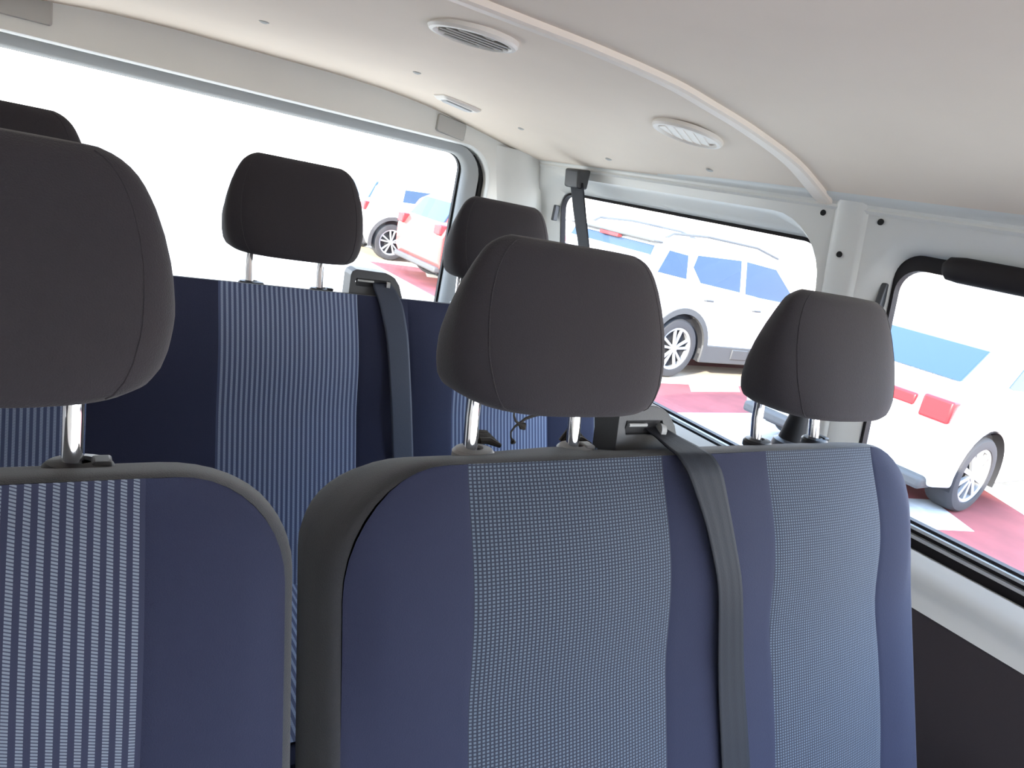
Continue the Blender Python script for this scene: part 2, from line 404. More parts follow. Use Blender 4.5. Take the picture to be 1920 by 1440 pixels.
# ---------------------------------------------------------------- roof fittings
def vent(x, y, tilt, rot, slope, label, dark):
    z = zroof(x, y)-.006
    t = thing('air_vent', (x, y, z), label, 'vent', group=None)
    b = BASE[t.name]
    bm = NB(); rings = []
    for r, h in ((.072, .003), (.072, -.004), (.069, -.008), (.063, -.009), (.060, -.006), (.058, .004)):
        rings.append([(x+r*cos(a*2*pi/48), y+r*sin(a*2*pi/48), z+h) for a in range(48)])
    ringloft(bm, rings); obj('bezel', bm, 'paleplastic', t)
    bm = NB(); bm.faces.new([bm.verts.new((x+.059*cos(a*2*pi/48), y+.059*sin(a*2*pi/48), z+.0025)) for a in range(48)])
    obj('duct', bm, 'dark', t)
    n = 6
    for k in range(n):
        c = lerp(-.048, .048, k/(n-1)); hw = sqrt(.0585**2-c*c)-.001; half = .0105
        bm = NB(); d = Vector((cos(rot), sin(rot), 0)); e = Vector((-sin(rot), cos(rot), 0))
        def q(s, v, h): return Vector((x, y, z))+d*s+e*(c+v*cos(tilt)-h*sin(tilt))+Vector((0, 0, h*cos(tilt)+v*sin(tilt)-.004))
        ends = [min(hw, sqrt(max(1e-6, .0583**2-(min(.058, abs(c+v)))**2))) for v in (-half, half)]
        hexa(bm, [q(-ends[0], -half, -.001), q(ends[0], -half, -.001), q(ends[1], half, -.001), q(-ends[1], half, -.001)],
                 [q(-ends[0], -half, .001), q(ends[0], -half, .001), q(ends[1], half, .001), q(-ends[1], half, .001)])
        obj('louvre', bm, 'cap' if dark else 'paleplastic', t, smooth=False)
    # follow the roof's slope
    t.rotation_euler = (.035, slope, 0)
    return t
vent(.530, 1.062, .50, 0.0, .02, 'round roof air vent with open grey louvres nearest the left rear of the van', True)
vent(1.022, 1.062, .10, .55, .13, 'round roof air vent with closed pale louvres beside the roof bow near the side windows', False)
# roof lamp
lx, ly = .832, 1.690; lz = zroof(lx, ly)-.006
t = thing('roof_lamp', (lx, ly, lz), 'small pale rectangular roof lamp near the rear header', 'lamp')
def flatring(x0, x1, y0, y1, h, R=.008): return [(a, b, lz+h) for a, b in rrect(x0, x1, y0, y1, R, 4, 2)]
bm = NB(); ringloft(bm, [flatring(lx-.055, lx+.055, ly-.034, ly+.034, .004), flatring(lx-.055, lx+.055, ly-.034, ly+.034, -.004), flatring(lx-.049, lx+.049, ly-.028, ly+.028, -.009), flatring(lx-.040, lx+.040, ly-.020, ly+.020, -.009)])
obj('lamp_frame', bm, 'paleplastic', t)
bm = NB(); ringloft(bm, [flatring(lx-.040, lx+.040, ly-.020, ly+.020, -.0085), flatring(lx-.036, lx+.036, ly-.017, ly+.017, -.012)], cap1=True)
obj('lens', bm, 'greyplastic', t); t.rotation_euler = (0, .12, 0)
# plastic caps on the rear header
for x0, x1, z0, z1, sk, lb in ((.905, 1.000, .118, .166, .010, 'grey rounded plastic cap on the rear header by the window corner'), (-.14, -.020, .137, .188, 0, 'large grey plastic cap at the far left end of the rear header')):
    bm = NB(); r0 = rrect(x0, x1, z0, z1, .007, 5, 2)
    f = lambda pts, g, y: [((a-(x0+x1)/2)*g+(x0+x1)/2+sk*0, y, (b-(z0+z1)/2)*g+(z0+z1)/2-(a-(x0+x1)/2)*sk*12) for a, b in pts]
    ringloft(bm, [f(r0, 1, YR+.004), f(r0, 1, YR-.003), f(r0, .94, YR-.006)], cap1=True)
    obj('header_cap', bm, 'cap', base=((x0+x1)/2, YR, z0), label=lb, cat='cap')

# ---------------------------------------------------------------- seats
K = .40
WAVY = (.762, 1.004)
def backrest(t, X0, X1, Y0, ZT, panels, R=.085, D=.12, ZB=-.80, crest=1.0, hump_on=False):
    """front skin in panels (x0, x1, 'plain' or weave), side band around; Y0 = depth of the top front seam"""
    Yp = lambda z: Y0+K*(z-ZT)
    ins = .014
    def half(z, r, x0, x1):
        dz = (ZT-z)
        c = r-sqrt(max(0, r*r-(r-dz)**2)) if dz < r else 0
        return x0+c, x1-c
    zs = [ZT-R*(1-cos(pi/2*k/10)) for k in range(11)]+[lerp(ZT-R, ZB, k/26) for k in range(1, 27)]
    # band: outline rings going back
    def outline(grow, dz, dep):
        pts = []
        r = R
        left = [(half(z, r, X0+ins, X1-ins)[0], z) for z in zs[::-1]]
        right = [(half(z, r, X0+ins, X1-ins)[1], z) for z in zs]
        L = left+[(lerp(left[-1][0], right[0][0], k/12), ZT) for k in range(1, 12)]+right
        cx = (X0+X1)/2; o = []
        for x, z in L:
            # outward direction
            dx = 0; dzv = 0
            kx = max(0, 1-(x-left[0][0])/R) if x < cx else max(0, 1-(right[-1][0]-x)/R)
            sx_ = -1 if x < cx else 1
            kz = max(0., 1-(ZT-z)/R)
            q = sqrt(kx*kx+kz*kz)+1e-9
            hump = .007*math.exp(-((x-.462)/.05)**2)*ss(.02, .06, dep)*kz if hump_on else 0
            o.append((x+sx_*grow*kx/max(q, .7), Yp(z)+dep, z+dz*kz/max(q, .7)+hump))
        return o
    bm = NB()
    ringloft(bm, [outline(0, 0, .0), outline(.002, .0, .001), outline(.007, .0005, .006), outline(.011, -.002, .018), outline(.013, -.0075*crest, .035), outline(.014, -.0185*crest, .065), outline(.012, -.029*crest, .09), outline(.002, -.046, .112), outline(-.015, -.060, D)], closed=False, cap1=True)
    obj('backrest_side', bm, 'rim', t)
    for (a, b, kind) in panels:
        bm = NB(); rows = []; uvs = []
        nc = 28
        for z in zs:
            l, r = half(z, R, X0+ins, X1-ins)
            wv = .005*sin((z+.30)*17)*ss(-.33, -.45, z)
            xa, xb = max(a+(wv if a in WAVY else 0), l), min(b+(wv if b in WAVY else 0), r)
            if xb < xa: xb = xa
            row = []; uv = []
            for i in range(nc+1):
                u = i/nc; x = lerp(xa, xb, u)
                edge = min(u, 1-u)*(b-a)
                n = .0010*ss(0, .006, edge)+(.006 if kind == 'plain' else .005)*sin(pi*u)*min(1., (b-a)/.12)
                n *= ss(0, .035, ZT-z)*.85+.15 if ZT-z < .035 else 1
                n += .012*sin(pi*min(1, (ZT-z)/.22))**1.5*ss(0, .05, min(x-X0, X1-x)) if ZT-z < .22 else 0
                row.append((x, Yp(z)-n, z)); uv.append((x, z*1.08))
            rows.append(row); uvs.append(uv)
        grid(bm, rows, uvs)
        if kind == 'plain': obj('backrest_panel', bm, 'cloth', t)
        else: obj('backrest_insert', bm, {'weaveW': 'weaveB'}.get(kind, kind), t, label='patterned woven centre strip')

def headrest(t, xr, ry, rz, hw=.120, rod=.0672, cushz=(-.190, -.038), yc=-.037, collar='plastic', tw=0.):
    """xr: middle between the posts; ry, rz: where the posts enter the backrest"""
    z0, z1 = cushz
    bm = NB(); rings = []; NH = 26; n = 44
    prof = [(0, .74), (.03, .82), (.08, .88), (.16, .935), (.30, .99), (.42, 1.0), (.55, 1.0), (.68, .975), (.80, .93), (.89, .87), (.95, .80), (.98, .74), (1, .64)]
    bprof = [(0, .86), (.03, .93), (.08, .965), (.2, .97), (.35, .95), (.5, .89), (.65, .81), (.8, .71), (.92, .62), (1, .48)]
    dpt = [(0, .92), (.03, .98), (.08, 1.0), (.16, 1.0), (.3, .92), (.5, .78), (.7, .62), (.85, .50), (.94, .42), (.975, .36), (1, .26)]
    for k in range(NH+1):
        h = .5-.5*cos(pi*k/NH); z = lerp(z0, z1, h)
        a = hw*interp(prof, h); b = .055*interp(dpt, h); y = ry+yc+.18*(z-z0)
        ring = []
        for i in range(n):
            th = 2*pi*i/n; c, s = cos(th), sin(th); e = 2/3.5
            px = a*(abs(c)**e)*(1 if c > 0 else -1); py = b*(abs(s)**(2/2.9))*(1 if s > 0 else -1)
            px *= lerp(1, interp(bprof, h)/interp(prof, h), (py/b+1)/2)      # front and back have their own widths
            py += .010*(px/hw)**2
            ring.append((xr+px*cos(tw)-py*sin(tw), y+py*cos(tw)+px*sin(tw), z))
        rings.append(ring)
    ringloft(bm, rings, True, True)
    hd = obj('headrest', bm, 'head', t, angle=1.3)
    # sewn seams down both front corners
    for sgn in (-1, 1):
        bm = NB(); pts = []
        for k in range(2, NH-1):
            h = .5-.5*cos(pi*k/NH); z = lerp(z0, z1, h); a = hw*interp(prof, h); b = .055*interp(dpt, h); y = ry+yc+.18*(z-z0)
            th = -.82; c, s = cos(th), sin(th); px = sgn*a*(abs(c)**(2/3.5)); py = -b*(abs(s)**(2/2.9))+.010*(px/hw)**2
            px *= lerp(1, interp(bprof, h)/interp(prof, h), (-abs(s)**(2/2.9)+1)/2); pts.append((xr+px*cos(tw)-py*sin(tw), y+py*cos(tw)+px*sin(tw), z))
        tube(bm, pts, .0007, n=6); obj('seam', bm, 'head', hd)
    for sgn in (-1, 1):
        x = xr+sgn*rod; bm = NB()
        tube(bm, [(x, ry-.006, rz-.02), (x, ry, rz), (x, ry+.009, (rz+z0)/2), (x, ry+.014, z0), (x, ry-.005, z0+.03)], .0077, n=20)
        obj('post', bm, 'chrome', hd, label='chrome headrest post')
        bm = NB(); c = Vector((x, ry, rz))
        m_ = .021; rg = []
        for r, h in ((m_, -.006), (m_*1.02, .001), (m_*.9, .004), (.0095, .0055), (.0075, .003)):
            rg.append([(c.x+r*1.12*cos(q*2*pi/24)+.004, c.y+r*.78*sin(q*2*pi/24), c.z+h) for q in range(24)])
        ringloft(bm, rg); cl = obj('collar', bm, collar, hd, label='plastic post collar')
        if sgn > 0:
            bm = NB(); box(bm, (c.x+.012, c.y-.010, c.z+.001), (c.x+.026, c.y+.006, c.z+.007)); obj('release_button', bm, collar, hd, bevel=.0025)
    return hd

def cushion(t, X0, X1, yf, yb, zt, panels):
    bm = NB(); rings = []
    for k, (g, z) in enumerate(((.0, zt-.14), (.0, zt-.03), (-.008, zt-.010), (-.025, zt))):
        rings.append([(a, b, z+(.03*(yb-b)/(yb-yf) if k > 0 else 0)) for a, b in rrect(X0-g, X1+g, yf-g, yb, .05, 6, 8)])
    ringloft(bm, rings, True, True); obj('seat_cushion', bm, 'cloth', t)
    for a, b in panels:
        bm = NB(); rows = []; uvs = []
        for j in range(11):
            y = lerp(yf+.03, yb, j/10); rows.append([(lerp(a, b, i/8), y, zt+.003+.03*(yb-y)/(yb-yf)+.006*sin(pi*i/8)) for i in range(9)]); uvs.append([(lerp(a, b, i/8), y) for i in range(9)])
        grid(bm, rows, uvs); obj('cushion_insert', bm, 'weaveC', t, label='patterned woven cushion strip')
    for xa in (X0+.06, X1-.10):
        bm = NB(); box(bm, (xa, yf+.08, -1.148), (xa+.04, yb-.05, zt-.13)); obj('leg', bm, 'plastic', t)

def belt_guide(t, x0, x1, x1b, yf, yb, z0, z1):
    """plastic belt outlet on top of the backrest: arch with a slot"""
    zs0, zs1 = lerp(z0, z1, .50), lerp(z0, z1, .70)
    bm = NB(); w = x1-x0
    outer = [(x0-.003, z0), (x1b, z0), (lerp(x1b, x1, .6)+.004, lerp(z0, z1, .62)), (x1+.004, lerp(z0, z1, .86)), (x1-.006, z1-.003), (x1-.016, z1), (x0+.012, z1+.001), (x0+.003, z1-.004), (x0, lerp(z0, z1, .8))]
    xa, xb = x0+.012, x1-.006
    zb0, zb1 = lerp(z0, z1, .46), lerp(z0, z1, .72)
    slot = [(xa, zb0), (xb, zb0), (xb+.003, (zb0+zb1)/2), (xb, zb1), (xa, zb1), (xa-.002, (zb0+zb1)/2)]
    # lower body, side cheeks and top bar as one joined solid around the slot
    f0 = lambda x, z: (x, yf+.25*(z-z0), z); f1 = lambda x, z: (x+.0, yb+.25*(z-z0), z)
    prism(bm, [outer[0], outer[1], outer[2], slot[1], slot[0]], f0, f1)
    prism(bm, [outer[2], outer[3], slot[2], slot[1]], f0, f1)
    prism(bm, [slot[2], outer[3], outer[4], slot[3]], f0, f1)
    prism(bm, [slot[3], outer[4], outer[5], outer[6], outer[7], slot[4]], f0, f1)
    prism(bm, [slot[4], outer[7], outer[8], slot[5]], f0, f1)
    prism(bm, [outer[0], slot[0], slot[5], outer[8]], f0, f1)
    g = obj('belt_guide', bm, 'plastic', t, smooth=False, bevel=.0015, bseg=2)
    bm = NB(); box(bm, (xa+.002, yf+.012, zb0), (xb-.002, yf+.018, zb1)); obj('slot_back', bm, 'dark', g, smooth=False)
    bm = NB(); tube(bm, [(xa+.002, yf+.008, zb1-.004), (xa+.4*w, yf+.008, zb1-.004)], .0022, n=8); obj('roller', bm, 'greyplastic', g)
    bm = NB(); tube(bm, [(xb-.010, yf+.004, (zb0+zb1)/2-.001), (xb-.003, yf+.002, (zb0+zb1)/2-.001)], [.0085, .0075], n=12); obj('slot_end', bm, 'greyplastic', g)
    return g
def webbing(t, path, name='belt_webbing', parent_m='belt', ribs=0):
    """path: list of (left point, right point)"""
    bm = NB(); n = 10; P = []
    for k in range(len(path)-1):
        for s in range(6):
            u = s/6; a0, b0 = Vector(path[k][0]), Vector(path[k][1]); a1, b1 = Vector(path[k+1][0]), Vector(path[k+1][1])
            P.append((a0.lerp(a1, u), b0.lerp(b1, u)))
    P.append((Vector(path[-1][0]), Vector(path[-1][1])))
    # smooth
    for _ in range(3):
        P = [P[0]]+[((P[i-1][0]+P[i][0]*2+P[i+1][0])/4, (P[i-1][1]+P[i][1]*2+P[i+1][1])/4) for i in range(1, len(P)-1)]+[P[-1]]
    rows = []
    for a, b in P:
        rows.append([a.lerp(b, i/n)+Vector((0, -.0012*cos(6*pi*i/n)*ribs*.3, 0)) for i in range(n+1)])
    grid(bm, rows)
    return bm

# ---- near seat on the left
s1 = thing('single_seat', (-.056, .35, -1.15), 'nearest seat, dark blue cloth with bold stitched stripes, standing alone beside the bench', 'seat')
backrest(s1, -.292, .171, .510, -.2475, [(-.28, -.165, 'plain'), (-.165, .0577, 'weaveA'), (.0577, .160, 'plain')], R=.080)
headrest(s1, -.0530, .570, -.2640, hw=.129, cushz=(-.184, -.027))
cushion(s1, -.29, .175, -.12, .32, -.76, [(-.165, .0577)])
# ---- double bench, middle row
s2 = thing('double_bench_seat', (.65, .35, -1.15), 'two-place bench seat with fine dotted centre panels in front of the side windows', 'seat')
backrest(s2, .190, 1.118, .510, -.2475, [(.19, .324, 'plain'), (.324, .577, 'weaveB'), (.577, .762, 'plain'), (.762, 1.004, 'weaveW'), (1.004, 1.118, 'plain')], R=.10, crest=1.12, hump_on=True)
headrest(s2, .4290, .570, -.2630, hw=.134, collar='greyplastic')
headrest(s2, .8890, .570, -.2620, hw=.143, cushz=(-.197, -.044))
cushion(s2, .195, 1.115, -.12, .32, -.76, [(.324, .577), (.762, 1.004)])
belt_guide(s2, .546, .622, .652, .548, .590, -.268, -.208)
yb = lambda z, n=.010: .609+.4*z-n
bm = webbing(s2, [((.590, .566, -.234), (.617, .560, -.232)), ((.592, .545, -.237), (.630, .542, -.238)), ((.588, .520, -.240), (.640, .520, -.241)), ((.587, .498, -.242), (.645, .498, -.243)), ((.592, .480, -.256), (.648, .480, -.256)),
    ((.617, yb(-.31, .029), -.31), (.660, yb(-.31, .029), -.31)), ((.636, yb(-.375, .029), -.375), (.677, yb(-.378, .029), -.378)), ((.647, yb(-.48, .014), -.48), (.692, yb(-.48, .014), -.48)), ((.655, yb(-.62, .012), -.62), (.705, yb(-.62, .012), -.62)), ((.660, yb(-.76, .012), -.76), (.710, yb(-.76, .012), -.76))], ribs=1)
obj('belt_webbing', bm, 'belt', s2, solid=.0016, label='dark webbing belt down the bench front')
# bunched fabric loops behind the post collars
for x_, y_, z_ in ((.510, .595, -.262), (.385, .598, -.262)):
    bm = NB()
    for k in range(3):
        tube(bm, [(x_-.012+.002*k, y_-.004*k, z_-.002), (x_-.004, y_-.006*k, z_+.009-.002*k), (x_+.010, y_-.005*k+.002, z_+.007-.002*k), (x_+.024, y_-.006*k, z_-.002)], [.003, .0042, .0042, .0025], n=8)
    obj('fabric_loop', bm, 'string', s2, label='black bunched fabric loop')
# ---- rear bench
s3 = thing('rear_bench_seat', (.37, 1.15, -1.15), 'three-place bench seat against the rear window, striped centre panels, three headrests', 'seat')
YRr = 1.299
backrest(s3, -.33, 1.11, YRr, -.252, [(-.33, -.21, 'plain'), (-.21, .044, 'weaveC'), (.044, .239, 'plain'), (.239, .495, 'weaveC'), (.495, .603, 'plain'), (.603, .704, 'plain'), (.704, .956, 'weaveC'), (.956, 1.11, 'plain')], R=.05)
headrest(s3, -.085, 1.36, -.262, hw=.132, cushz=(-.196, -.024))
headrest(s3, .372, 1.36, -.262, hw=.132, cushz=(-.196, -.024))
headrest(s3, .822, 1.36, -.262, hw=.132, cushz=(-.196, -.024))
cushion(s3, -.32, 1.10, .68, 1.10, -.765, [(-.21, .044), (.239, .495), (.704, .956)])
belt_guide(s3, .487, .577, .603, 1.315, 1.355, -.264, -.208)
yr = lambda z, n=.010: 1.40+.4*z-n
bm = webbing(s3, [((.535, 1.330, -.230), (.572, 1.325, -.228)), ((.530, 1.310, -.236), (.578, 1.308, -.236)), ((.537, 1.282, -.262), (.588, 1.282, -.262)), ((.546, yr(-.32, .030), -.32), (.593, yr(-.32, .030), -.32)), ((.557, yr(-.44, .026), -.44), (.602, yr(-.44, .026), -.44)), ((.568, yr(-.6, .014), -.6), (.613, yr(-.6, .014), -.6)), ((.574, yr(-.76, .014), -.76), (.618, yr(-.76, .014), -.76))])
obj('belt_webbing', bm, 'beltblue', s3, solid=.0016, label='blue grey belt down the rear bench front')

# ---- loose cord standing on the bench top
bm = NB()
q = Vector((.420, .575, -.2555))
def P3(px, pz): return (q.x+px*.75, q.y, q.z+pz*.52)
tube(bm, [P3(-.004, .000), P3(-.010, .012), P3(-.012, .024), P3(-.007, .036), P3(-.001, .042)], [.0016, .0010, .0010, .0012, .0016], n=8)
tube(bm, [P3(-.014, .075), P3(-.013, .060), P3(-.008, .048), P3(-.001, .042)], [.0006, .0012, .0014, .0014], n=8)
tube(bm, [P3(-.001, .042), P3(.008, .053), P3(.022, .060), P3(.034, .064), P3(.039, .078)], [.0014, .0016, .0018, .0022, .0012], n=8)
tube(bm, [P3(-.002, .043), P3(.006, .037), P3(.011, .029)], [.0015, .0048, .0012], n=8)
tube(bm, [P3(-.006, .002), P3(-.001, .000)], [.0032, .0015], n=8)
obj('loose_cord', bm, 'string', base=tuple(q), label='thin dark twisted cord sticking up between the posts of the middle headrest', cat='cord')

# ---- hanging belt at the rear side window
t = thing('hanging_seat_belt', (1.2, 1.65, .09), 'dark seat belt hanging from the roof edge in front of the rear side window', 'seat belt')
bm = webbing(t, [((1.205, 1.662, .062), (1.205, 1.600, .062)), ((1.205, 1.615, -.02), (1.205, 1.556, -.02)), ((1.203, 1.545, -.12), (1.203, 1.495, -.12)), ((1.185, 1.39, -.40), (1.185, 1.345, -.40)), ((1.165, 1.275, -.60), (1.165, 1.235, -.60)), ((1.15, 1.20, -.80), (1.15, 1.16, -.80))])
obj('belt_webbing', bm, 'belt', t, solid=.0018)
bm = NB(); hexa(bm, [(1.190, 1.668, .045), (1.190, 1.602, .045), (1.225, 1.602, .045), (1.225, 1.668, .045)], [(1.190, 1.680, .094), (1.190, 1.614, .094), (1.235, 1.614, .100), (1.235, 1.680, .100)])
obj('anchor_cover', bm, 'plastic', t, bevel=.006)
# ---- belt retractor boot on the pillar
t = thing('belt_boot', (1.25, .79, -1.15), 'black tapered belt boot behind the posts of the window-side headrest', 'belt boot')
def disc(c, r, n=20, sx=1): return [(c[0]+r*cos(2*pi*k/n)*sx, c[1]+r*sin(2*pi*k/n), c[2]) for k in range(n)]
bm = NB(); bx_, by_ = 1.250, .790
ringloft(bm, [disc((bx_, by_, -1.149), .018), disc((bx_, by_, -.372), .024), disc((bx_, by_, -.36), .026), disc((bx_, by_, -.300), .017), disc((bx_, by_, -.24), .015)], True, True); obj('boot', bm, 'rubber', t)
bm = NB(); ringloft(bm, [disc((bx_, by_, -.385), .024), disc((bx_, by_, -.376), .036), disc((bx_, by_, -.364), .034), disc((bx_, by_, -.355), .020)], True, True); obj('boot_collar', bm, 'plastic', t)

# ---------------------------------------------------------------- outside: ground
G = -H
bm = NB(); r = 60; n = 24
grid(bm, [[(lerp(-r, r, i/n), lerp(-r, r, j/n), G) for i in range(n+1)] for j in range(n+1)])
gr = obj('ground', bm, 'concrete', kind='structure', smooth=False)
def flat(pts, m, h, name):
    bm = NB(); prism(bm, pts, lambda x, y: (x, y, G+h), lambda x, y: (x, y, G-.01)); return obj(name, bm, m, gr, smooth=False)
for (x0, x1, y0, y1) in ((4.7, 30, -6, 5.35), (4.7, 30, 6.2, 9.0), (4.7, 30, 9.2, 12.0)):
    flat([(x0, y0), (x1, y0), (x1, y1), (x0, y1)], 'redpaint', .003, 'red_floor_paint')
WP = [[(6.22, 5.42), (7.10, 5.42), (6.80, 5.12), (5.92, 5.08)], [(4.9, 4.42), (6.5, 4.42), (6.3, 3.7), (4.7, 3.6)], [(8.2, 5.4), (9.4, 5.4), (9.0, 4.9), (7.9, 4.9)],
      [(5.15, 2.65), (6.05, 2.45), (5.75, 1.98), (4.9, 2.2)], [(7.15, 2.60), (8.6, 2.60), (7.9, 1.7), (6.6, 1.7)], [(4.9, 1.35), (5.6, 1.35), (5.4, .8), (4.7, .8)], [(5.4, 9.6), (6.4, 9.6), (6.1, 9.1), (5.0, 9.1)], [(5.6, 11.5), (6.3, 11.5), (6.1, 11.0), (5.4, 11.0)]]
for p in WP: flat(p, 'whitepaint', .006, 'white_floor_marking')

# ---------------------------------------------------------------- outside: parked cars
def arc(cx, cz, r, a0, a1, n=10): return [(cx+r*cos(lerp(a0, a1, k/n)), cz+r*sin(lerp(a0, a1, k/n))) for k in range(n+1)]
def car(name, label, paint, ox, oy, Wd, wr, xw, rear, front, body, cab, tum, glasses, rearglass, lamps, arch=0, clad=None, spokes=5, handles=(), rails=None, brake=None, sillz=.25, grow=0):
    """ox, oy: rear wheel centre x and near side plane y; x runs forward (+X); heights above ground"""
    t = thing(name, (ox+xw/2, oy+Wd/2, G), label, 'car')
    fx = lambda x: ox+x
    # body with the wheel arches cut out of its outline
    ar = wr*1.19
    a_end = math.asin(max(-1, min(1, (sillz-wr)/ar)))
    outl = list(body)   # from rear bottom going up over the roofline of the lower body to front bottom
    low = [(xw+ar*cos(a_end), sillz)]+[(xw+ar*cos(q), wr+.006+ar*1.01*sin(q)) for q in [lerp(a_end, pi-a_end, k/14) for k in range(1, 14)]]+[(xw-ar*cos(a_end), sillz), (ar*cos(a_end), sillz)]+[(ar*cos(q), wr+ar*sin(q)) for q in [lerp(a_end, pi-a_end, k/14) for k in range(1, 14)]]+[(-ar*cos(a_end), sillz)]
    poly = outl+low
    def yin(z): return 0.
    bm = NB()
    prism(bm, poly, lambda x, z: (fx(x), oy+yin(z), G+z), lambda x, z: (fx(x), oy+Wd-yin(z), G+z))
    bd = obj('body', bm, paint, t, bevel=.035, bseg=3, angle=.7)
    bm = NB(); box(bm, (fx(rear+.15), oy+.22, G+sillz-.04), (fx(front-.2), oy+Wd-.22, G+.75)); 
    box(bm, (fx(-ar), oy+.10, G+sillz+.02), (fx(ar), oy+.24, G+wr+ar)); box(bm, (fx(xw-ar), oy+.10, G+sillz+.02), (fx(xw+ar), oy+.24, G+wr+ar))
    obj('underbody', bm, 'dark', t, smooth=False)
    for cx in (0, xw):
        for ya, yb2 in ((oy+.012, oy+.30), (oy+Wd-.012, oy+Wd-.30)):
            bm = NB(); ringloft(bm, [[(fx(cx)+(ar-.006)*cos(q), yy, G+wr+(ar-.006)*sin(q)) for q in [lerp(-.3, pi+.3, k/24) for k in range(25)]] for yy in (ya, yb2)], closed=False)
            obj('arch_liner', bm, 'dark', t)
    # cabin
    zb = min(z for x, z in cab)
    cy0 = lambda z: oy+.05+tum*(z-zb); cy1 = lambda z: oy+Wd-.05-tum*(z-zb)
    bm = NB(); prism(bm, cab, lambda x, z: (fx(x), cy0(z), G+z), lambda x, z: (fx(x), cy1(z), G+z))
    obj('cabin', bm, paint, t, bevel=.05, bseg=4, angle=.7)
    for q in glasses:
        for sd in (0, 1):
            bm = NB()
            if sd == 0: prism(bm, q, lambda x, z: (fx(x), cy0(z)-.006, G+z), lambda x, z: (fx(x), cy0(z)+.02, G+z))
            else: prism(bm, q, lambda x, z: (fx(x), cy1(z)+.006, G+z), lambda x, z: (fx(x), cy1(z)-.02, G+z))
            obj('side_window', bm, 'carglass', t, smooth=False, bevel=.004)
    # rear glass: (z0, z1, x at z0, x at z1, side margin bottom, top)
    z0, z1, xa, xb, m0, m1 = rearglass
    bm = NB(); hexa(bm, [(fx(xa)-.012, oy+m0, G+z0), (fx(xa)-.012, oy+Wd-m0, G+z0), (fx(xa)+.03, oy+Wd-m0, G+z0), (fx(xa)+.03, oy+m0, G+z0)],
                        [(fx(xb)-.012, oy+m1, G+z1), (fx(xb)-.012, oy+Wd-m1, G+z1), (fx(xb)+.03, oy+Wd-m1, G+z1), (fx(xb)+.03, oy+m1, G+z1)])
    obj('rear_window', bm, 'carglass', t, smooth=False, bevel=.008)
    if brake:
        bm = NB(); x_, z_, yw = brake; box(bm, (fx(x_)-.02, oy+Wd/2-yw, G+z_-.02), (fx(x_)+.05, oy+Wd/2+yw, G+z_+.02)); obj('brake_light', bm, 'lampred', t, bevel=.006)
        bm = NB(); box(bm, (fx(x_)-.02, oy+.16, G+z_+.020), (fx(x_)+.14, oy+Wd-.16, G+z_+.045)); obj('spoiler', bm, 'clad' if clad else paint, t, bevel=.012)
    for (x0, z0_, z1_, y0_, y1_, dx) in lamps:
        for sd in (0, 1):
            ya, yb2 = (oy+y0_, oy+y1_) if sd == 0 else (oy+Wd-y1_, oy+Wd-y0_)
            bm = NB(); box(bm, (fx(x0), ya, G+z0_), (fx(x0)+dx, yb2, G+z1_)); obj('tail_light', bm, 'lampred', t, bevel=.02)
    bm = NB(); box(bm, (fx(rear)-.012, oy+Wd/2-.26, G+.55 if not clad else G+.75), (fx(rear)+.02, oy+Wd/2+.26, G+.66 if not clad else G+.86)); obj('number_plate', bm, 'plate', t, bevel=.004)
    # bumper lower edge / cladding
    bm = NB(); box(bm, (fx(rear)-.004, oy+.05, G+sillz+.0), (fx(rear)+.20, oy+Wd-.05, G+sillz+(.26 if clad else .10))); obj('bumper', bm, 'clad', t, bevel=.03)
    if clad:
        for xa_, xb_ in ((ar*.98, xw-ar*.98),):
            bm = NB(); box(bm, (fx(xa_), oy-.012, G+sillz-.03), (fx(xb_), oy+.06, G+clad)); obj('sill_cladding', bm, 'clad', t, bevel=.015)
            for k in range(3):
                bm = NB(); x_ = lerp(xa_, xb_, .28+.17*k); box(bm, (fx(x_), oy-.024, G+clad-.16), (fx(x_)+.30, oy+.0, G+clad-.03)); obj('side_bump', bm, 'clad', t, bevel=.012)
        for cx in (0, xw):
            bm = NB(); rr = []
            for r1, y1 in ((ar+.075, .01), (ar+.07, -.014), (ar+.005, -.014), (ar-.005, .06)):
                rr.append([(fx(cx)+r1*cos(q), oy+y1, G+wr+r1*sin(q)) for q in [lerp(-.25, pi+.25, k/24) for k in range(25)]])
            ringloft(bm, rr, closed=False); obj('arch_cladding', bm, 'clad', t)
    for x_, z_ in handles:
        bm = NB(); tube(bm, [(fx(x_)-.10, oy+.035, G+z_), (fx(x_)-.07, oy-.015, G+z_+.004), (fx(x_)+.05, oy-.015, G+z_+.006), (fx(x_)+.09, oy+.035, G+z_)], .013, n=8); obj('door_handle', bm, 'clad' if clad else 'alloy', t)
    if rails:
        for sd in (0, 1):
            bm = NB(); tube(bm, [(fx(x), (oy+rails[0] if sd == 0 else oy+Wd-rails[0]), G+z) for x, z in rails[1]], .016, n=8); obj('roof_rail', bm, 'clad', t)
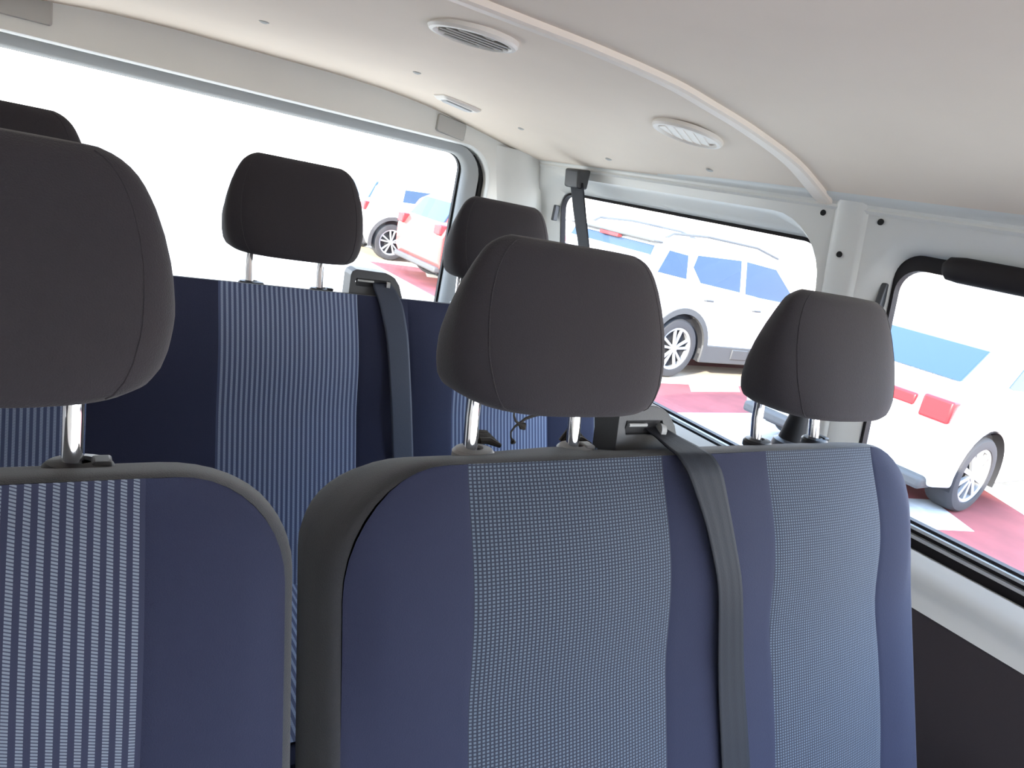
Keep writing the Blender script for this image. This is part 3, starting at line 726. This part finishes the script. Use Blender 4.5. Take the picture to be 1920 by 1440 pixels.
    # wheels
    for cx in (0, xw):
        for sd in (0, 1):
            sgn = -1 if sd == 0 else 1; yc_ = oy+.025 if sd == 0 else oy+Wd-.025
            bm = NB(); rg = []
            for r1, d in ((wr*.70, .02), (wr*.72, -.004), (wr*.80, -.008), (wr*.93, .0), (wr*.985, .02), (wr, .05), (wr, .17), (wr*.95, .21), (wr*.6, .21)):
                rg.append([(fx(cx)+r1*cos(2*pi*k/40), yc_-sgn*d, G+wr+r1*sin(2*pi*k/40)) for k in range(40)])
            ringloft(bm, rg); wh = obj('wheel', bm, 'tyre', t)
            bm = NB(); rg = []
            for r1, d in ((wr*.71, .004), (wr*.68, .002), (wr*.63, .012), (wr*.62, .10)):
                rg.append([(fx(cx)+r1*cos(2*pi*k/40), yc_-sgn*d, G+wr+r1*sin(2*pi*k/40)) for k in range(40)])
            ringloft(bm, rg)
            for s in range(spokes):
                a = 2*pi*s/spokes+.3
                for da in ((-.22, .22) if spokes < 8 else (0,)):
                    d_ = Vector((cos(a+da), 0, sin(a+da))); e_ = Vector((-sin(a+da), 0, cos(a+da)))
                    wI, wO = (.012, .016) if spokes < 8 else (.016, .022)
                    c0 = Vector((fx(cx), yc_, G+wr))
                    q0 = [c0+d_*.03-e_*wI, c0+d_*.03+e_*wI, c0+d_*wr*.66+e_*wO, c0+d_*wr*.66-e_*wO]
                    hexa(bm, [p+Vector((0, -sgn*.012, 0)) for p in q0], [p+Vector((0, -sgn*.035, 0)) for p in q0])
            tube(bm, [(fx(cx), yc_-sgn*.006, G+wr), (fx(cx), yc_-sgn*.05, G+wr)], .045, n=16)
            obj('rim', bm, 'alloy', wh, angle=.4)
            bm = NB(); bm.faces.new([bm.verts.new((fx(cx)+wr*.64*cos(2*pi*k/32), yc_-sgn*.06, G+wr+wr*.64*sin(2*pi*k/32))) for k in range(32)])
            obj('brake_backing', bm, 'dark', wh, smooth=False)
    # door mirror
    return t

SUVB = [(-.62, .27), (-.74, .42), (-.78, .70), (-.74, .86), (-.66, 1.00), (.4, 1.10), (2.2, 1.04), (3.1, .98), (3.45, .85), (3.60, .62), (3.58, .30)]
SUVC = [(-.67, .96), (-.62, 1.30), (-.54, 1.48), (-.40, 1.56), (.3, 1.60), (1.2, 1.60), (1.7, 1.52), (2.15, 1.24), (2.35, 1.00)]
SUVG = [[(-.50, 1.19), (-.04, 1.16), (-.04, 1.42), (-.34, 1.44)], [(.06, 1.30), (.20, 1.14), (.90, 1.10), (.88, 1.47), (.12, 1.44)], [(1.0, 1.09), (1.85, 1.03), (1.95, 1.13), (1.55, 1.44), (.98, 1.47)]]
car('white_sport_utility_car', 'white tall car with grey lower cladding and roof rails outside the rear side window', 'white', 6.02, 5.55, 1.86, .355, 2.73, -.78, 3.60, SUVB, SUVC, .24, SUVG,
    (1.02, 1.46, -.675, -.555, .10, .20), [(-.76, .92, 1.10, .03, .32, .14)], clad=.44, handles=((.32, .96), (1.20, .91)), rails=(.26, [(-.35, 1.56), (-.25, 1.62), (.3, 1.66), (1.2, 1.65), (1.65, 1.57)]), brake=(-.60, 1.475, .17), spokes=5)
SEDB = [(-.68, .27), (-.76, .45), (-.78, .665), (-.72, .90), (-.62, .98), (.0, 1.03), (2.3, .98), (3.1, .90), (3.45, .76), (3.60, .55), (3.58, .28)]
SEDC = [(-.40, .98), (.05, 1.27), (.30, 1.345), (.9, 1.38), (1.45, 1.33), (2.3, .96)]
SEDG = [[(.08, 1.04), (.36, .99), (.55, .99), (.55, 1.26), (.40, 1.24)], [(.62, .99), (1.15, .99), (1.15, 1.29), (.62, 1.27)], [(1.23, .99), (1.95, .99), (1.45, 1.26), (1.23, 1.28)]]
car('white_saloon_car', 'white saloon car outside the front side window with tail lights and a multi-spoke wheel', 'white', 6.05, 2.20, 1.75, .32, 2.65, -.78, 3.60, SEDB, SEDC, .26, SEDG,
    (1.03, 1.275, -.36, .02, .22, .26), [(-.79, .76, .93, .02, .24, .20), (-.75, .80, .90, .30, .62, .06)], spokes=10, handles=((.75, .86),), sillz=.24)
car('white_hatchback_car', 'white car with grey sill seen through the rear window beside the middle headrest', 'white', 5.25, 12.4, 1.80, .34, 2.60, -.60, 3.3, [(-.48, .27), (-.58, .45), (-.60, .80), (-.50, 1.08), (.6, 1.12), (2.2, 1.04), (3.0, .95), (3.25, .70), (3.28, .28)],
    [(-.48, 1.04), (-.36, 1.30), (-.12, 1.48), (.6, 1.54), (1.3, 1.50), (2.1, 1.03)], .24, [[(.12, 1.10), (.34, 1.05), (.75, 1.10), (.75, 1.36), (.16, 1.33)], [(.84, 1.10), (1.6, 1.08), (1.30, 1.36), (.84, 1.38)]],
    (1.05, 1.38, -.50, -.33, .22, .30), [(-.62, .86, 1.02, .03, .26, .16)], clad=.42, spokes=5)
car('red_hatchback_car', 'red car rear seen at the edge of the rear window', 'red', 5.65, 9.8, 1.75, .33, 2.60, -.72, 3.2, [(-.60, .27), (-.70, .45), (-.72, .80), (-.60, 1.04), (.6, 1.06), (2.2, 1.0), (3.0, .92), (3.18, .70), (3.2, .28)],
    [(-.58, 1.0), (-.44, 1.28), (-.2, 1.42), (.6, 1.46), (1.3, 1.42), (2.0, 1.0)], .24, [[(-.1, 1.08), (.75, 1.06), (.75, 1.32), (0, 1.32)], [(.84, 1.06), (1.6, 1.05), (1.30, 1.32), (.84, 1.34)]],
    (1.02, 1.34, -.60, -.40, .22, .30), [(-.74, .84, 1.0, .03, .26, .12)], spokes=7)

# ---------------------------------------------------------------- outside: wall and fence behind the cars
bm = NB(); box(bm, (15.0, -14, G), (15.4, 26, 1.9)); bw = obj('perimeter_wall', bm, 'wall', base=(15, 6, G), label='pale rendered building wall far behind the parked cars', cat='wall')
for k in range(9):
    bm = NB(); y0 = -10+k*4; box(bm, (14.96, y0, -.1), (15.02, y0+1.2, 1.1)); obj('opening', bm, 'fence', bw, smooth=False)
t = thing('mesh_fence', (11.5, 10, G), 'thin grey mesh fence behind the white tall car', 'fence')
for k in range(9):
    bm = NB(); y0 = 6.5+k*1.6; tube(bm, [(11.5, y0, G), (11.5, y0, .25)], .03, n=8); obj('post', bm, 'fence', t)
bm = NB()
for k in range(60): tube(bm, [(11.5, 6.5+k*.2133, G+.1), (11.5, 6.5+k*.2133, .2)], .006, n=4)
for k in range(6): tube(bm, [(11.5, 6.5, G+.2+k*.33), (11.5, 19.3, G+.2+k*.33)], .006, n=4)
obj('wire_panel', bm, 'fence', t)

# ---------------------------------------------------------------- repeats share a group
GROUPS = {'roof_stud': 'studs in the roof lining', 'bolt_hole': 'bolt holes on the side wall', 'air_vent': 'round air vents in the roof', 'header_cap': 'caps on the rear header'}
for o in COL.objects:
    k = o.name.split('.')[0]
    if o.parent is None and k in GROUPS: o['group'] = GROUPS[k]
